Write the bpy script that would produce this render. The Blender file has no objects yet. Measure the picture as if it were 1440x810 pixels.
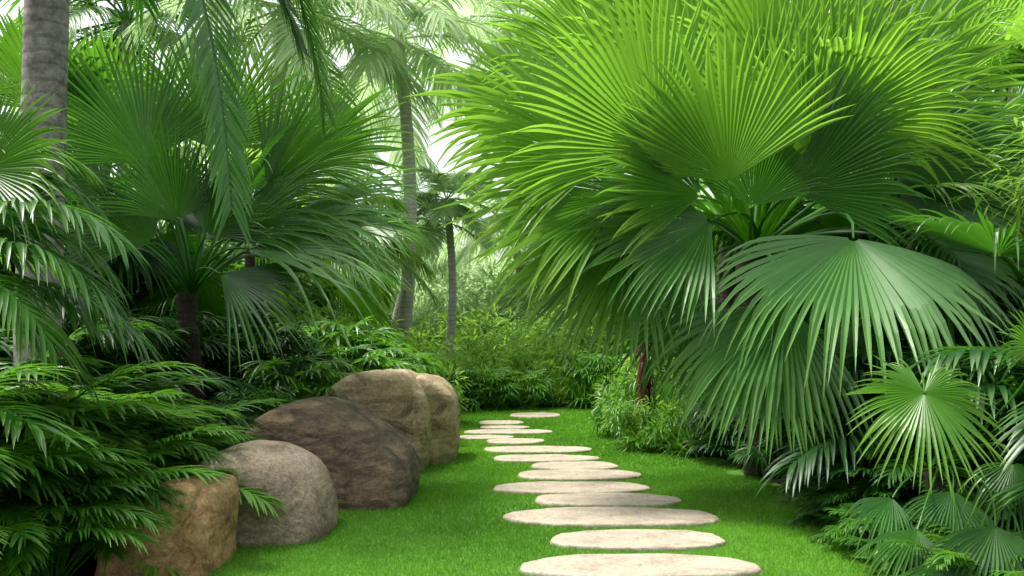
import bpy, math, random
import numpy as np
from mathutils import Vector, noise
rng = np.random.default_rng(11)
random.seed(5)
scene = bpy.context.scene
COL = scene.collection
CAMH, F = 1.1, 1200.0
def W(px, py, d):
    """world position of a measured photo point that stands d metres down the garden"""
    return np.array([(px-720)/F*d, d, CAMH-(py-480)/F*d])
def unit(v):
    v = np.asarray(v, float)
    return v/np.maximum(np.linalg.norm(v, axis=-1, keepdims=True), 1e-9)
UP = np.array([0, 0, 1.0])

# ------------------------------------------------------------ mesh builder
class MB:
    def __init__(s): s.V=[]; s.Q=[]; s.T=[]; s.A=[]; s.M=[]; s.n=0
    def add(s, V, Q, tint, along, mi=0):
        s.V.append(V); s.Q.append(Q+s.n); s.n += len(V)
        s.T.append(np.broadcast_to(tint, (len(V),)).astype(float)); s.A.append(np.broadcast_to(along, (len(V),)).astype(float))
        s.M.append(np.full(len(Q), mi))
    def mesh(s, name, mats, off=(0,0,0)):
        V = np.concatenate(s.V)-np.asarray(off, float); Q = np.concatenate(s.Q)
        me = bpy.data.meshes.new(name)
        me.vertices.add(len(V)); me.vertices.foreach_set('co', V.ravel())
        me.loops.add(Q.size); me.loops.foreach_set('vertex_index', Q.ravel().astype(np.int32))
        k = Q.shape[1]
        me.polygons.add(len(Q)); me.polygons.foreach_set('loop_start', (np.arange(len(Q))*k).astype(np.int32))
        me.polygons.foreach_set('loop_total', np.full(len(Q), k, np.int32))
        me.polygons.foreach_set('material_index', np.concatenate(s.M).astype(np.int32))
        me.update(calc_edges=True)
        me.validate()
        for nm, arr in (('tint', s.T), ('along', s.A)):
            a = me.attributes.new(nm, 'FLOAT', 'POINT'); a.data.foreach_set('value', np.concatenate(arr).astype(np.float32))
        for m in mats: me.materials.append(m)
        return me

def ribbons(mb, C, S, N, tint, along, mi=0):
    n, K = C.shape[:2]
    V = np.stack([C+S+N, C, C-S+N], axis=2).reshape(-1, 3)
    i, k, j = np.meshgrid(np.arange(n), np.arange(K-1), np.arange(2), indexing='ij')
    b = (i*K+k)*3+j
    Q = np.stack([b, b+1, b+4, b+3], axis=-1).reshape(-1, 4)
    mb.add(V, Q, np.repeat(tint, K*3), np.tile(np.repeat(along, 3), n), mi)

def tube(mb, P, r, sides=6, tint=.5, mi=0, cap=False):
    P = np.asarray(P, float); K = len(P); r = np.broadcast_to(r, (K,))
    T = unit(np.gradient(P, axis=0))
    ref = np.array([0.3, 0.9, 0.1]) if abs(T[0][2]) > .8 else UP
    B = unit(np.cross(T, ref)); Nn = np.cross(B, T)
    a = np.linspace(0, 2*math.pi, sides, endpoint=False)
    V = P[:, None]+r[:, None, None]*(np.cos(a)[None, :, None]*B[:, None]+np.sin(a)[None, :, None]*Nn[:, None])
    k, j = np.meshgrid(np.arange(K-1), np.arange(sides), indexing='ij')
    j2 = (j+1) % sides
    Q = np.stack([k*sides+j, k*sides+j2, (k+1)*sides+j2, (k+1)*sides+j], -1).reshape(-1, 4)
    mb.add(V.reshape(-1, 3), Q, tint, np.repeat(np.linspace(0, .5, K), sides), mi)

def bez(P0, P1, P2, t):
    t = np.asarray(t)[:, None]
    P = (1-t)**2*P0+2*t*(1-t)*P1+t*t*P2
    D = 2*(1-t)*(P1-P0)+2*t*(P2-P1)
    return P, unit(D)

def fan(mb, hub, Y, N, R, n=46, A=2.3, split=.56, droop=.12, tip=.25, fold=.7, cup=.1, tint=.5, wseg=None, K=10, mi=0):
    Y = unit(Y); N = np.asarray(N, float); N = unit(N-Y*np.dot(N, Y)); X = np.cross(Y, N)
    th = np.linspace(-A, A, n)+rng.normal(0, .14*A/n, n)
    Ri = R*(.8+.2*np.cos(th))*(1+rng.normal(0, .035, n))
    if K >= 9: s = np.array([.03, .15, .3, .42, .52, .62, .74, .84, .92, 1.0])[:K]
    else: s = np.linspace(.04, 1, K)
    d = np.cos(th)[:, None]*Y+np.sin(th)[:, None]*X
    e = -np.sin(th)[:, None]*Y+np.cos(th)[:, None]*X
    sp = split
    u = np.clip((s-sp)/(1-sp), 0, 1)
    C = hub+d[:, None]*(Ri[:, None]*s)[..., None]
    C = C+N*((cup*(.35+.65*np.sin(th)**2)*R)[:, None]*s**2)[..., None]
    tp = np.clip(tip*(1+rng.normal(0, .45, n)), 0, None)
    hz = np.sqrt(np.clip(1-d[:, 2]**2, 0, 1))
    C[..., 2] -= R*(droop*hz[:, None]*s**2+(tp*(.25+.75*hz))[:, None]*u**2)
    C -= d[:, None]*(R*.35*(tp*hz)[:, None]*u**2)[..., None]
    C += e[:, None]*(R*rng.normal(0, .022, n)[:, None]*u**1.3)[..., None]
    C += N*(R*rng.normal(0, .035, n)[:, None]*u**1.3)[..., None]
    C += N*(R*.04*np.sin(th*3.1+rng.uniform(0, 6))[:, None]*s**1.5)[..., None]
    if wseg is None:
        tw = math.tan(A/(n-1))
        sw = np.where(s < sp, s, (sp+.4*(s-sp))*(1-u**1.3))
        w = sw[None, :]*Ri[:, None]*tw*1.04
    else:
        w = wseg*np.sin(math.pi*np.clip(.12+.88*s**.8, 0, 1))[None, :]**.7*np.ones((n, 1))
        w[:, -1] = 0; fold = .35
    tws = rng.normal(0, .33, n)[:, None]*u
    S = e[:, None]*w[..., None]+N*(w*tws)[..., None]
    ribbons(mb, C, S, N*(w*fold)[..., None], tint+rng.normal(0, .09, n), s, mi)

def pinnate(mb, P0, P1, P2, nl=28, Lf=.4, w=.018, droop=.3, v=.25, a0=72, a1=28, tint=.5, K=5, start=.15, r=.01, fold=.35, up=UP, mi=0, jit=.07):
    P0, P1, P2 = map(lambda p: np.asarray(p, float), (P0, P1, P2))
    pp, _ = bez(P0, P1, P2, np.linspace(0, 1, 9)); tube(mb, pp, np.linspace(r, r*.25, 9), 5, .75, mi)
    t = np.linspace(start, 1, nl); P, T = bez(P0, P1, P2, t)
    B = unit(np.cross(T, up)); Nn = np.cross(B, T)
    s = np.linspace(0, 1, K)
    lens = np.sin(math.pi*np.clip(.14+.86*s**.85, 0, 1))**.65; lens[-1] = 0
    q = (t-start)/(1-start)
    L0 = Lf*(.45+.55*np.sin(math.pi*np.clip(.12+.8*q, 0, 1)))
    for side in (-1, 1):
        a = np.radians(a0+(a1-a0)*q)
        d = np.cos(a)[:, None]*T+side*np.sin(a)[:, None]*B+v*Nn+rng.normal(0, jit, (nl, 3)); d = unit(d)
        L = L0*(1+rng.normal(0, .06, nl))
        C = P[:, None]+d[:, None]*(L[:, None]*s)[..., None]
        C[..., 2] -= droop*L[:, None]*s**2*(1+rng.normal(0, .15, nl))[:, None]
        sd = unit(np.cross(d, Nn))
        wd = (w*(.6+.4*L0/Lf))[:, None]*lens
        ribbons(mb, C, sd[:, None]*wd[..., None], Nn[:, None]*(wd*fold)[..., None], tint+rng.normal(0, .08, nl), s, mi)

def petiole(mb, P0, hub, Y, r=.014, tint=.8, mi=0, bendf=.3):
    L = np.linalg.norm(hub-P0)
    P1 = hub-unit(Y)*L*bendf+UP*.1*L
    pp, _ = bez(P0, P1, hub, np.linspace(0, 1, 8)); tube(mb, pp, np.linspace(r*1.5, r*.7, 8), 6, tint, mi)

# ------------------------------------------------------------ materials
def newmat(name):
    m = bpy.data.materials.new(name); m.use_nodes = True
    nt = m.node_tree; nt.nodes.clear()
    return m, nt, nt.nodes, nt.links
def leaf_mat(name, dark, light, tr, trans=.35, rough=.38, spec=.45, tipcol=None):
    m, nt, N, L = newmat(name)
    out = N.new('ShaderNodeOutputMaterial'); p = N.new('ShaderNodeBsdfPrincipled')
    at = N.new('ShaderNodeAttribute'); at.attribute_name = 'tint'
    al = N.new('ShaderNodeAttribute'); al.attribute_name = 'along'
    tc = N.new('ShaderNodeTexCoord'); nz = N.new('ShaderNodeTexNoise'); nz.inputs['Scale'].default_value = 2.6; nz.inputs['Detail'].default_value = 1.5
    L.new(tc.outputs['Object'], nz.inputs['Vector'])
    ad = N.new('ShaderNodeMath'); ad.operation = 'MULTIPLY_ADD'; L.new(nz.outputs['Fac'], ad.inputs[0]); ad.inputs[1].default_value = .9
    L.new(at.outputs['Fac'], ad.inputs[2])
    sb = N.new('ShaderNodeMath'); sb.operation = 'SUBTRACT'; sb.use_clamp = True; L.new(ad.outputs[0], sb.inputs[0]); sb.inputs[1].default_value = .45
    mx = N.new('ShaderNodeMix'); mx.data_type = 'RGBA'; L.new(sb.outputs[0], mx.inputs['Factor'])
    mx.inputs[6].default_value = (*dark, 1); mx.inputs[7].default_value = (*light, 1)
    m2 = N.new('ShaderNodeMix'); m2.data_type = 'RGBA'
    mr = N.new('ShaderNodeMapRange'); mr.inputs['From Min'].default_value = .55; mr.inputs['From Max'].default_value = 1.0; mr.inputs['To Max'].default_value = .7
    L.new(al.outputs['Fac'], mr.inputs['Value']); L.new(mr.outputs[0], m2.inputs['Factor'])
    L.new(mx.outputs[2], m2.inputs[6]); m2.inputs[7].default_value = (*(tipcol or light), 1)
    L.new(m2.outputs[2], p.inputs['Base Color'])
    p.inputs['Roughness'].default_value = rough
    p.inputs['Specular IOR Level'].default_value = spec
    t = N.new('ShaderNodeBsdfTranslucent')
    m3 = N.new('ShaderNodeMix'); m3.data_type = 'RGBA'; L.new(sb.outputs[0], m3.inputs['Factor'])
    m3.inputs[6].default_value = (tr[0]*.5, tr[1]*.6, tr[2]*.5, 1); m3.inputs[7].default_value = (*tr, 1)
    L.new(m3.outputs[2], t.inputs['Color'])
    ms = N.new('ShaderNodeMixShader'); ms.inputs[0].default_value = trans
    L.new(p.outputs[0], ms.inputs[1]); L.new(t.outputs[0], ms.inputs[2]); L.new(ms.outputs[0], out.inputs[0])
    return m
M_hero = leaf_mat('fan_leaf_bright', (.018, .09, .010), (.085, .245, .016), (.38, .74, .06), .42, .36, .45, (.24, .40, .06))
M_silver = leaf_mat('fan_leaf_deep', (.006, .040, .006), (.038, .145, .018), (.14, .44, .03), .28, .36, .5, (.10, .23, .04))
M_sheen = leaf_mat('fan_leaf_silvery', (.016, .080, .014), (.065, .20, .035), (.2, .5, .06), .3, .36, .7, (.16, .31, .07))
M_dark = leaf_mat('leaf_dark_shade', (.0035, .020, .004), (.015, .065, .010), (.05, .2, .015), .22, .38, .4)  # near-black green carries the thicket's deep shade in the leaf colour
M_mid = leaf_mat('leaf_mid', (.012, .066, .008), (.06, .20, .014), (.22, .54, .03), .34, .36, .45, (.13, .29, .03))
M_lime = leaf_mat('leaf_lime', (.06, .19, .018), (.20, .40, .04), (.5, .8, .1), .42, .42, .4)
M_far_haze = leaf_mat('leaf_far_haze_tint', (.27, .44, .17), (.48, .62, .32), (.75, .93, .5), .45, .5, .4)  # distant mist put into the leaf colour; no haze in the air
M_red = leaf_mat('leaf_fibre_red', (.03, .012, .008), (.10, .03, .018), (.2, .05, .02), .15, .7, .2)

def rock_mat(name, c1, c2, c3, scale=1.0, bump=.5, fine=.6, streak=None):
    m, nt, N, L = newmat(name)
    out = N.new('ShaderNodeOutputMaterial'); p = N.new('ShaderNodeBsdfPrincipled'); L.new(p.outputs[0], out.inputs[0])
    tc = N.new('ShaderNodeTexCoord'); mp = N.new('ShaderNodeMapping'); L.new(tc.outputs['Object'], mp.inputs['Vector'])
    mp.inputs['Rotation'].default_value = (.5, .6, .2); mp.inputs['Scale'].default_value = (scale, scale, scale*1.8)
    a = N.new('ShaderNodeTexNoise'); a.inputs['Scale'].default_value = 2.6; a.inputs['Detail'].default_value = 10; a.inputs['Roughness'].default_value = .68; a.inputs['Distortion'].default_value = .6
    b = N.new('ShaderNodeTexNoise'); b.inputs['Scale'].default_value = 45; b.inputs['Detail'].default_value = 6; b.inputs['Roughness'].default_value = .8
    L.new(mp.outputs[0], a.inputs['Vector']); L.new(tc.outputs['Object'], b.inputs['Vector'])
    r = N.new('ShaderNodeValToRGB'); L.new(a.outputs['Fac'], r.inputs['Fac'])
    r.color_ramp.elements[0].position = .34; r.color_ramp.elements[0].color = (*c1, 1)
    r.color_ramp.elements[1].position = .66; r.color_ramp.elements[1].color = (*c3, 1)
    e = r.color_ramp.elements.new(.48); e.color = (*c2, 1)
    r2 = N.new('ShaderNodeValToRGB'); L.new(b.outputs['Fac'], r2.inputs['Fac'])
    r2.color_ramp.elements[0].position = .38; r2.color_ramp.elements[0].color = (.4, .37, .33, 1); r2.color_ramp.elements[1].position = .6; r2.color_ramp.elements[1].color = (1.35, 1.35, 1.35, 1)
    mx = N.new('ShaderNodeMix'); mx.data_type = 'RGBA'; mx.blend_type = 'MULTIPLY'; mx.inputs['Factor'].default_value = fine
    L.new(r.outputs[0], mx.inputs[6]); L.new(r2.outputs[0], mx.inputs[7]); col = mx.outputs[2]
    if streak:
        mp2 = N.new('ShaderNodeMapping'); mp2.inputs['Rotation'].default_value = (.2, .55, .3); mp2.inputs['Scale'].default_value = (1.2, 1.2, 7)
        L.new(tc.outputs['Object'], mp2.inputs['Vector'])
        n3 = N.new('ShaderNodeTexNoise'); n3.inputs['Scale'].default_value = 2.2; n3.inputs['Detail'].default_value = 7; n3.inputs['Roughness'].default_value = .65; L.new(mp2.outputs[0], n3.inputs['Vector'])
        r3 = N.new('ShaderNodeValToRGB'); r3.color_ramp.elements[0].position = .42; r3.color_ramp.elements[0].color = (.38, .33, .28, 1); r3.color_ramp.elements[1].position = .56; r3.color_ramp.elements[1].color = (1, 1, 1, 1)
        L.new(n3.outputs['Fac'], r3.inputs['Fac'])
        m4 = N.new('ShaderNodeMix'); m4.data_type = 'RGBA'; m4.blend_type = 'MULTIPLY'; m4.inputs['Factor'].default_value = streak
        L.new(col, m4.inputs[6]); L.new(r3.outputs[0], m4.inputs[7]); col = m4.outputs[2]
    L.new(col, p.inputs['Base Color'])
    p.inputs['Roughness'].default_value = .68
    ad = N.new('ShaderNodeMath'); ad.operation = 'MULTIPLY_ADD'; L.new(a.outputs['Fac'], ad.inputs[0]); ad.inputs[1].default_value = 3.0; L.new(b.outputs['Fac'], ad.inputs[2])
    bp = N.new('ShaderNodeBump'); bp.inputs['Strength'].default_value = bump; bp.inputs['Distance'].default_value = .02
    L.new(ad.outputs[0], bp.inputs['Height']); L.new(bp.outputs[0], p.inputs['Normal'])
    return m
def trunk_mat(name, c1, c2, ring=9.0, bump=.6, mulf=.4):
    m, nt, N, L = newmat(name)
    out = N.new('ShaderNodeOutputMaterial'); p = N.new('ShaderNodeBsdfPrincipled'); L.new(p.outputs[0], out.inputs[0])
    tc = N.new('ShaderNodeTexCoord')
    w = N.new('ShaderNodeTexWave'); w.bands_direction = 'Z'; w.inputs['Scale'].default_value = ring*.16; w.inputs['Distortion'].default_value = 4.0; w.inputs['Detail'].default_value = 3; w.inputs['Detail Scale'].default_value = 1.5
    n = N.new('ShaderNodeTexNoise'); n.inputs['Scale'].default_value = 7; n.inputs['Detail'].default_value = 9; n.inputs['Roughness'].default_value = .78
    L.new(tc.outputs['Object'], n.inputs['Vector'])
    L.new(tc.outputs['Object'], w.inputs['Vector'])
    r = N.new('ShaderNodeValToRGB'); r.color_ramp.elements[0].position = .38; r.color_ramp.elements[0].color = (*c1, 1); r.color_ramp.elements[1].position = .6; r.color_ramp.elements[1].color = (*c2, 1)
    L.new(n.outputs['Fac'], r.inputs['Fac'])
    rw = N.new('ShaderNodeValToRGB'); rw.color_ramp.elements[0].position = .05; rw.color_ramp.elements[0].color = (.25, .25, .25, 1); rw.color_ramp.elements[1].position = .2; rw.color_ramp.elements[1].color = (1, 1, 1, 1)
    L.new(w.outputs['Fac'], rw.inputs['Fac'])
    mx = N.new('ShaderNodeMix'); mx.data_type = 'RGBA'; mx.blend_type = 'MULTIPLY'; mx.inputs['Factor'].default_value = mulf
    L.new(r.outputs[0], mx.inputs[6]); L.new(rw.outputs[0], mx.inputs[7]); L.new(mx.outputs[2], p.inputs['Base Color']); p.inputs['Roughness'].default_value = .85
    ad = N.new('ShaderNodeMath'); ad.operation = 'MULTIPLY_ADD'; L.new(w.outputs['Fac'], ad.inputs[0]); ad.inputs[1].default_value = .15; L.new(n.outputs['Fac'], ad.inputs[2])
    bp = N.new('ShaderNodeBump'); bp.inputs['Strength'].default_value = bump; bp.inputs['Distance'].default_value = .02; L.new(ad.outputs[0], bp.inputs['Height']); L.new(bp.outputs[0], p.inputs['Normal'])
    return m
M_trunk = trunk_mat('palm_trunk_grey', (.12, .105, .092), (.42, .39, .36), 22, .7, .4)
M_trunkd = trunk_mat('palm_trunk_dark', (.014, .009, .006), (.06, .036, .023), 40)
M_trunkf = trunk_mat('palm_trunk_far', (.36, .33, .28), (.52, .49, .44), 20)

def simple_ground(name, c1, c2, scale, bump=.4, rough=.95):
    m, nt, N, L = newmat(name)
    out = N.new('ShaderNodeOutputMaterial'); p = N.new('ShaderNodeBsdfPrincipled'); L.new(p.outputs[0], out.inputs[0])
    tc = N.new('ShaderNodeTexCoord'); n = N.new('ShaderNodeTexNoise'); n.inputs['Scale'].default_value = scale; n.inputs['Detail'].default_value = 10; n.inputs['Roughness'].default_value = .7
    L.new(tc.outputs['Object'], n.inputs['Vector'])
    r = N.new('ShaderNodeValToRGB'); r.color_ramp.elements[0].position = .35; r.color_ramp.elements[0].color = (*c1, 1); r.color_ramp.elements[1].position = .65; r.color_ramp.elements[1].color = (*c2, 1)
    L.new(n.outputs['Fac'], r.inputs['Fac']); L.new(r.outputs[0], p.inputs['Base Color']); p.inputs['Roughness'].default_value = rough
    bp = N.new('ShaderNodeBump'); bp.inputs['Strength'].default_value = bump; bp.inputs['Distance'].default_value = .02; L.new(n.outputs['Fac'], bp.inputs['Height']); L.new(bp.outputs[0], p.inputs['Normal'])
    return m
M_soil = simple_ground('soil', (.012, .010, .007), (.03, .026, .014), 3)
M_lawn = simple_ground('lawn_base', (.035, .12, .008), (.07, .19, .014), 6)

# ------------------------------------------------------------ objects
def mkobj(name, me, loc=(0,0,0), parent=None, smooth=True):
    o = bpy.data.objects.new(name, me); COL.objects.link(o); o.location = loc
    if parent: o.parent = parent
    if me:
        me.polygons.foreach_set('use_smooth', np.full(len(me.polygons), bool(smooth)))
    return o
def tag(o, label=None, category=None, group=None, kind=None):
    if label: o['label'] = label
    if category: o['category'] = category
    if group: o['group'] = group
    if kind: o['kind'] = kind
    return o

# ---- ground and lawn
Yk = np.array([2.0, 3.3, 4.0, 4.6, 5.3, 6.3, 7.3, 8.5, 10.5, 12.5, 13.6, 14.2])
XL = np.array([-1.9, -1.7, -1.5, -1.4, -1.3, -.85, -.75, -.75, -.9, -1.1, -.9, .1])
XR = np.array([1.8, 1.75, 1.7, 1.72, 1.78, 1.87, 1.82, 1.7, 1.6, 1.7, 1.6, 1.0])
def lawnL(y): return np.interp(y, Yk, XL)
def lawnR(y): return np.interp(y, Yk, XR)
mb = MB(); G = 400
mb.add(np.array([[-G, -G, -.004], [G, -G, -.004], [G, G, -.004], [-G, G, -.004]], float), np.array([[0, 1, 2, 3]]), .5, .5)
tag(mkobj('ground', mb.mesh('ground', [M_soil]), smooth=False), kind='structure', label='dark damp planting soil of the garden')
mb = MB(); yy = np.linspace(2, 14.2, 60)
V = np.stack([np.stack([lawnL(yy)-.25, yy, yy*0], 1), np.stack([lawnR(yy)+.2, yy, yy*0], 1)], 1).reshape(-1, 3)
i = np.arange(59)*2
mb.add(V, np.stack([i, i+1, i+3, i+2], 1), .5, .5)
tag(mkobj('lawn', mb.mesh('lawn', [M_lawn]), smooth=False), kind='structure', label='lawn strip running between the planted borders')

# ---- stepping stones: (x0,x1,ytop,ybottom) measured in photo
SM = [(735,1065,777,812),(775,1018,743,771),(707,1013,712,738),(755,955,692,711),(696,912,676,693),(726,898,659,674),
      (748,868,648,660),(693,840,638.5,648.5),(678,833,627,635),(684,765,616,623),(642,722,611.5,616.5),(652,775,603.5,609),(675,745,598.2,602),(672,737,591,596),(718,788,580,586)]
M_stone = rock_mat('stepping_stone', (.25, .20, .145), (.36, .305, .235), (.44, .38, .30), 1.8, .3, .45)
EX = .84
outl = []
for k, (x0, x1, y0, y1) in enumerate(SM):
    H = .024
    db = (CAMH-H)*F/(y0-480); df = (CAMH-H)*F/(y1-480); dm = (db+df)/2
    cx = ((x0+x1)/2-720)/F*dm; a = (x1-x0)/2/F*dm; b = (db-df)/2*(.92 if k < 8 else 1.05)
    ph = rng.uniform(0, 6.28, 4); am = rng.uniform(.3, 1, 4)
    def rad(t, ph=ph, am=am):
        return 1+.03*am[0]*np.sin(2*t+ph[0])+.035*am[1]*np.sin(3*t+ph[1])+.025*am[2]*np.sin(5*t+ph[2])+.012*am[3]*np.sin(11*t+ph[3])
    outl.append((cx, dm, a, b, rad))
    n = 96; t = np.linspace(0, 2*math.pi, n, endpoint=False); rr = rad(t)
    c, s = np.cos(t), np.sin(t); c = np.sign(c)*abs(c)**EX; s = np.sign(s)*abs(s)**EX
    mb = MB(); rings = []
    prof = [(1.0, -.03), (1.01, .006), (1.0, H-.008), (.99, H-.002), (.97, H), (.8, H), (.6, H), (.4, H), (.2, H), (.02, H)]
    for q, z in prof:
        zz = np.array([z+(.006*noise.noise(Vector((cx*3+q*cc*a*4, q*ss*b*4, k))) if q < .99 else .004*noise.noise(Vector((cc*9, ss*9, k+z*20)))) for cc, ss in zip(c, s)])
        edge = 1+(.02*np.array([noise.noise(Vector((cc*7, ss*7, k+z*8))) for cc, ss in zip(c, s)]) if q > .9 else 0)
        rings.append(np.stack([a*q*c*rr*edge, b*q*s*rr*edge, zz], 1))
    V = np.concatenate(rings); K = len(prof)
    kk, j = np.meshgrid(np.arange(K-1), np.arange(n), indexing='ij'); j2 = (j+1) % n
    mb.add(V, np.stack([kk*n+j, kk*n+j2, (kk+1)*n+j2, (kk+1)*n+j], -1).reshape(-1, 4), .5, .5)
    o = mkobj('stepping_stone', mb.mesh('stepping_stone', [M_stone]), (cx, dm, 0))
    tag(o, 'flat rounded beige flagstone set in the lawn', 'stepping stone', 'stepping stones of the garden path')

# ---- grass blades
def grass():
    Vs, Ts = [], []
    for (ya, yb, dens, w, h) in [(3.0, 5.2, 14000, .0022, .021), (5.2, 7.5, 9000, .0032, .022), (7.5, 10.5, 4500, .0055, .024), (10.5, 14.2, 2500, .009, .026)]:
        n = int(dens*(yb-ya)*4.0)
        y = rng.uniform(ya, yb, n); x = rng.uniform(-2.1, 2.1, n)
        nb = .10*np.sin(y*5.1)+.06*np.sin(y*11.3)
        ok = (x > lawnL(y)-.15+nb) & (x < lawnR(y)+.1+nb)
        for cx, cy, a, b, rad in outl:
            u = (x-cx)/a; v = (y-cy)/b
            m = (abs(u) < 1.25) & (abs(v) < 1.25)
            t = np.arctan2(np.sign(v)*abs(v)**(1/EX), np.sign(u)*abs(u)**(1/EX))
            r = np.hypot(u, v); c, s = np.cos(t), np.sin(t)
            lim = np.hypot(np.sign(c)*abs(c)**EX, np.sign(s)*abs(s)**EX)*rad(t)
            ok &= ~(m & (r < lim*.98))
        x, y = x[ok], y[ok]; n = len(x)
        az = rng.uniform(0, 6.28, n); hh = h*rng.uniform(.55, 1.25, n)*(1+.2*np.sin(x*4+1)*np.sin(y*3)); ln = hh*rng.uniform(.1, .9, n); la = rng.uniform(0, 6.28, n)
        c = np.stack([x, y, np.zeros(n)], 1); sd = np.stack([np.cos(az), np.sin(az), az*0], 1)*w*rng.uniform(.7, 1.3, n)[:, None]
        tip = c+np.stack([np.cos(la)*ln, np.sin(la)*ln, hh], 1)
        Vs.append(np.stack([c-sd, c+sd, tip], 1).reshape(-1, 3))
        tt = .5+rng.normal(0, .12, n)+.2*np.sin(x*2.3+y)+.15*np.sin(y*2.1-x*1.3)
        Ts.append(np.repeat(tt, 3))
    V = np.concatenate(Vs); T = np.concatenate(Ts); mb = MB()
    mb.add(V, np.arange(len(V)).reshape(-1, 3), T, np.tile([0, 0, .9], len(V)//3))
    return mb
M_grass = leaf_mat('grass_blade', (.05, .17, .010), (.16, .38, .025), (.28, .64, .04), .36, .5, .3, (.20, .42, .04))
tag(mkobj('grass', grass().mesh('grass', [M_grass]), smooth=False), kind='stuff', label='short mown bright green lawn grass')

# ---- boulders
def ico(sub):
    import bmesh
    bm = bmesh.new(); bmesh.ops.create_icosphere(bm, subdivisions=sub, radius=1)
    V = np.array([v.co[:] for v in bm.verts]); Fc = np.array([[v.index for v in f.verts] for f in bm.faces]); bm.free()
    return V, Fc
IV, IF = ico(6)
def boulder(center, planes, mat, label, p=7, nz=.05, seed=0, rot=0, crack=None):
    v = IV; acc = np.zeros(len(v))
    for nx, ny, nzv, d in planes:
        nn = unit(np.array([nx, ny, nzv], float)); acc += np.clip(v@nn/d, 0, None)**p
    r = acc**(-1/p); P = v*r[:, None]
    off = Vector((seed*7.3, seed*3.1, seed))
    size = r.mean()
    dn = np.array([noise.fractal(Vector(q)*(1.6/size)*.6+off, .85, 2.1, 7) for q in P])
    ds = np.array([abs(noise.noise(Vector((q[0]*2.2, q[1]*2.2, q[2]*3.5))/size+off)) for q in P])
    P = P+v*((dn*nz-ds*nz*.8)*size)[:, None]
    if crack:
        for (nx, ny, nzv, d, dep) in crack:
            nn = unit(np.array([nx, ny, nzv], float)); wob = np.array([.05*noise.noise(Vector(q)*3) for q in P])
            dist = np.abs(P@nn-d+wob)
            P = P-v*(dep*np.exp(-(dist/.014)**2))[:, None]
    mb = MB(); mb.add(P, IF, .5, .5)
    o = mkobj('boulder', mb.mesh('boulder', [mat]), center)
    tag(o, label, 'boulder', 'boulders beside the lawn')
R_tan = rock_mat('boulder_ochre', (.12, .075, .035), (.48, .29, .12), (.64, .44, .22), 1.3, .8, .65, .4)
R_grey = rock_mat('boulder_grey', (.13, .10, .065), (.29, .23, .155), (.42, .345, .24), 1.3, .6, .75, .25)
R_brown = rock_mat('boulder_brown', (.05, .036, .022), (.17, .12, .07), (.38, .275, .155), 1.5, .9, .6, .85)
R_sand = rock_mat('boulder_sand', (.16, .12, .065), (.48, .37, .215), (.66, .53, .33), 1.2, .8, .55, .55)
boulder((-1.66, 4.15, .165), [(1, 0, 0, .24), (-1, 0, .1, .24), (0, -1, .1, .27), (0, 1, 0, .32), (0, 0, 1, .25), (0, 0, -1, .35), (.8, -.3, .75, .26), (-.6, 0, 1, .23), (.5, -1, .2, .26)], R_tan,
        'ochre brown split boulder with a flat broken face on lawn edge', 12, .05, 1, crack=[(1, .1, -.2, .10, .02)])
boulder((-1.50, 4.95, .20), [(1, 0, 0, .47), (-1, 0, .1, .44), (0, -1, .1, .38), (0, 1, 0, .4), (0, 0, 1, .33), (0, 0, -1, .35), (1, -.2, 1.2, .37), (-.9, 0, 1, .38)], R_grey,
        'smooth rounded speckled grey boulder on the grass', 4, .022, 2)
boulder((-1.34, 6.0, .27), [(1, 0, -.1, .68), (-1, 0, .2, .60), (0, -1, .15, .44), (0, 1, 0, .5), (0, 0, 1, .45), (0, 0, -1, .4), (.75, -.1, 1.0, .40), (-.7, 0, 1, .50), (.3, -1, .7, .44)], R_brown,
        'large dark brown rounded boulder sloping towards the grass', 7, .028, 9, crack=[(.5, .1, 1, -.16, .02), (.35, .1, 1, .12, .01)])
boulder((-1.14, 7.45, .40), [(1, 0, -.05, .42), (-1, 0, 0, .50), (0, -1, .1, .42), (0, 1, 0, .5), (0, 0, 1, .45), (0, 0, -1, .5), (1, -.1, .6, .43), (-.8, 0, 1, .50), (.8, -1, .2, .40)], R_sand,
        'tall sand coloured angular boulder with a vertical crack', 10, .04, 4, crack=[(1, .5, .25, .2, .03)])
boulder((-.90, 7.95, .38), [(1, 0, -.05, .40), (-1, 0, 0, .45), (0, -1, .1, .40), (0, 1, 0, .45), (0, 0, 1, .42), (0, 0, -1, .5), (1, -.1, .8, .42), (-.8, 0, 1, .46), (.9, -1, .1, .40)], R_sand,
        'tan boulder tucked behind the angular sand coloured one', 8, .035, 12)

# ------------------------------------------------------------ fan palms with separate fronds
def palm_thing(name, base, label, category, group=None):
    e = bpy.data.objects.new(name, None); e.empty_display_size = .3; e.location = base; COL.objects.link(e)
    return tag(e, label, category, group)
def rough_trunk(mb, base, top, r0, r1, stubs=20, mi=0, sk=1.0):
    K = 14; t = np.linspace(0, 1, K)
    P = base+(top-base)*t[:, None]; P[:, 0] += .04*np.sin(t*5); rr = r0+(r1-r0)*t; rr = rr*(1+.08*np.sin(np.arange(K)*2.1))
    tube(mb, P, rr, 14, .5, mi)
    for q in range(stubs):
        a = q*2.4; z = q/stubs; c = base+(top-base)*(.15+.85*z); rad = r0+(r1-r0)*z
        d = np.array([math.cos(a), math.sin(a), 0.0])
        tube(mb, [c+d*rad*.5, c+d*(rad+.02*sk)+UP*.06*sk, c+d*(rad+.05*sk)+UP*.18*sk], [.035*sk, .028*sk, .012*sk], 6, .5, mi)
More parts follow.
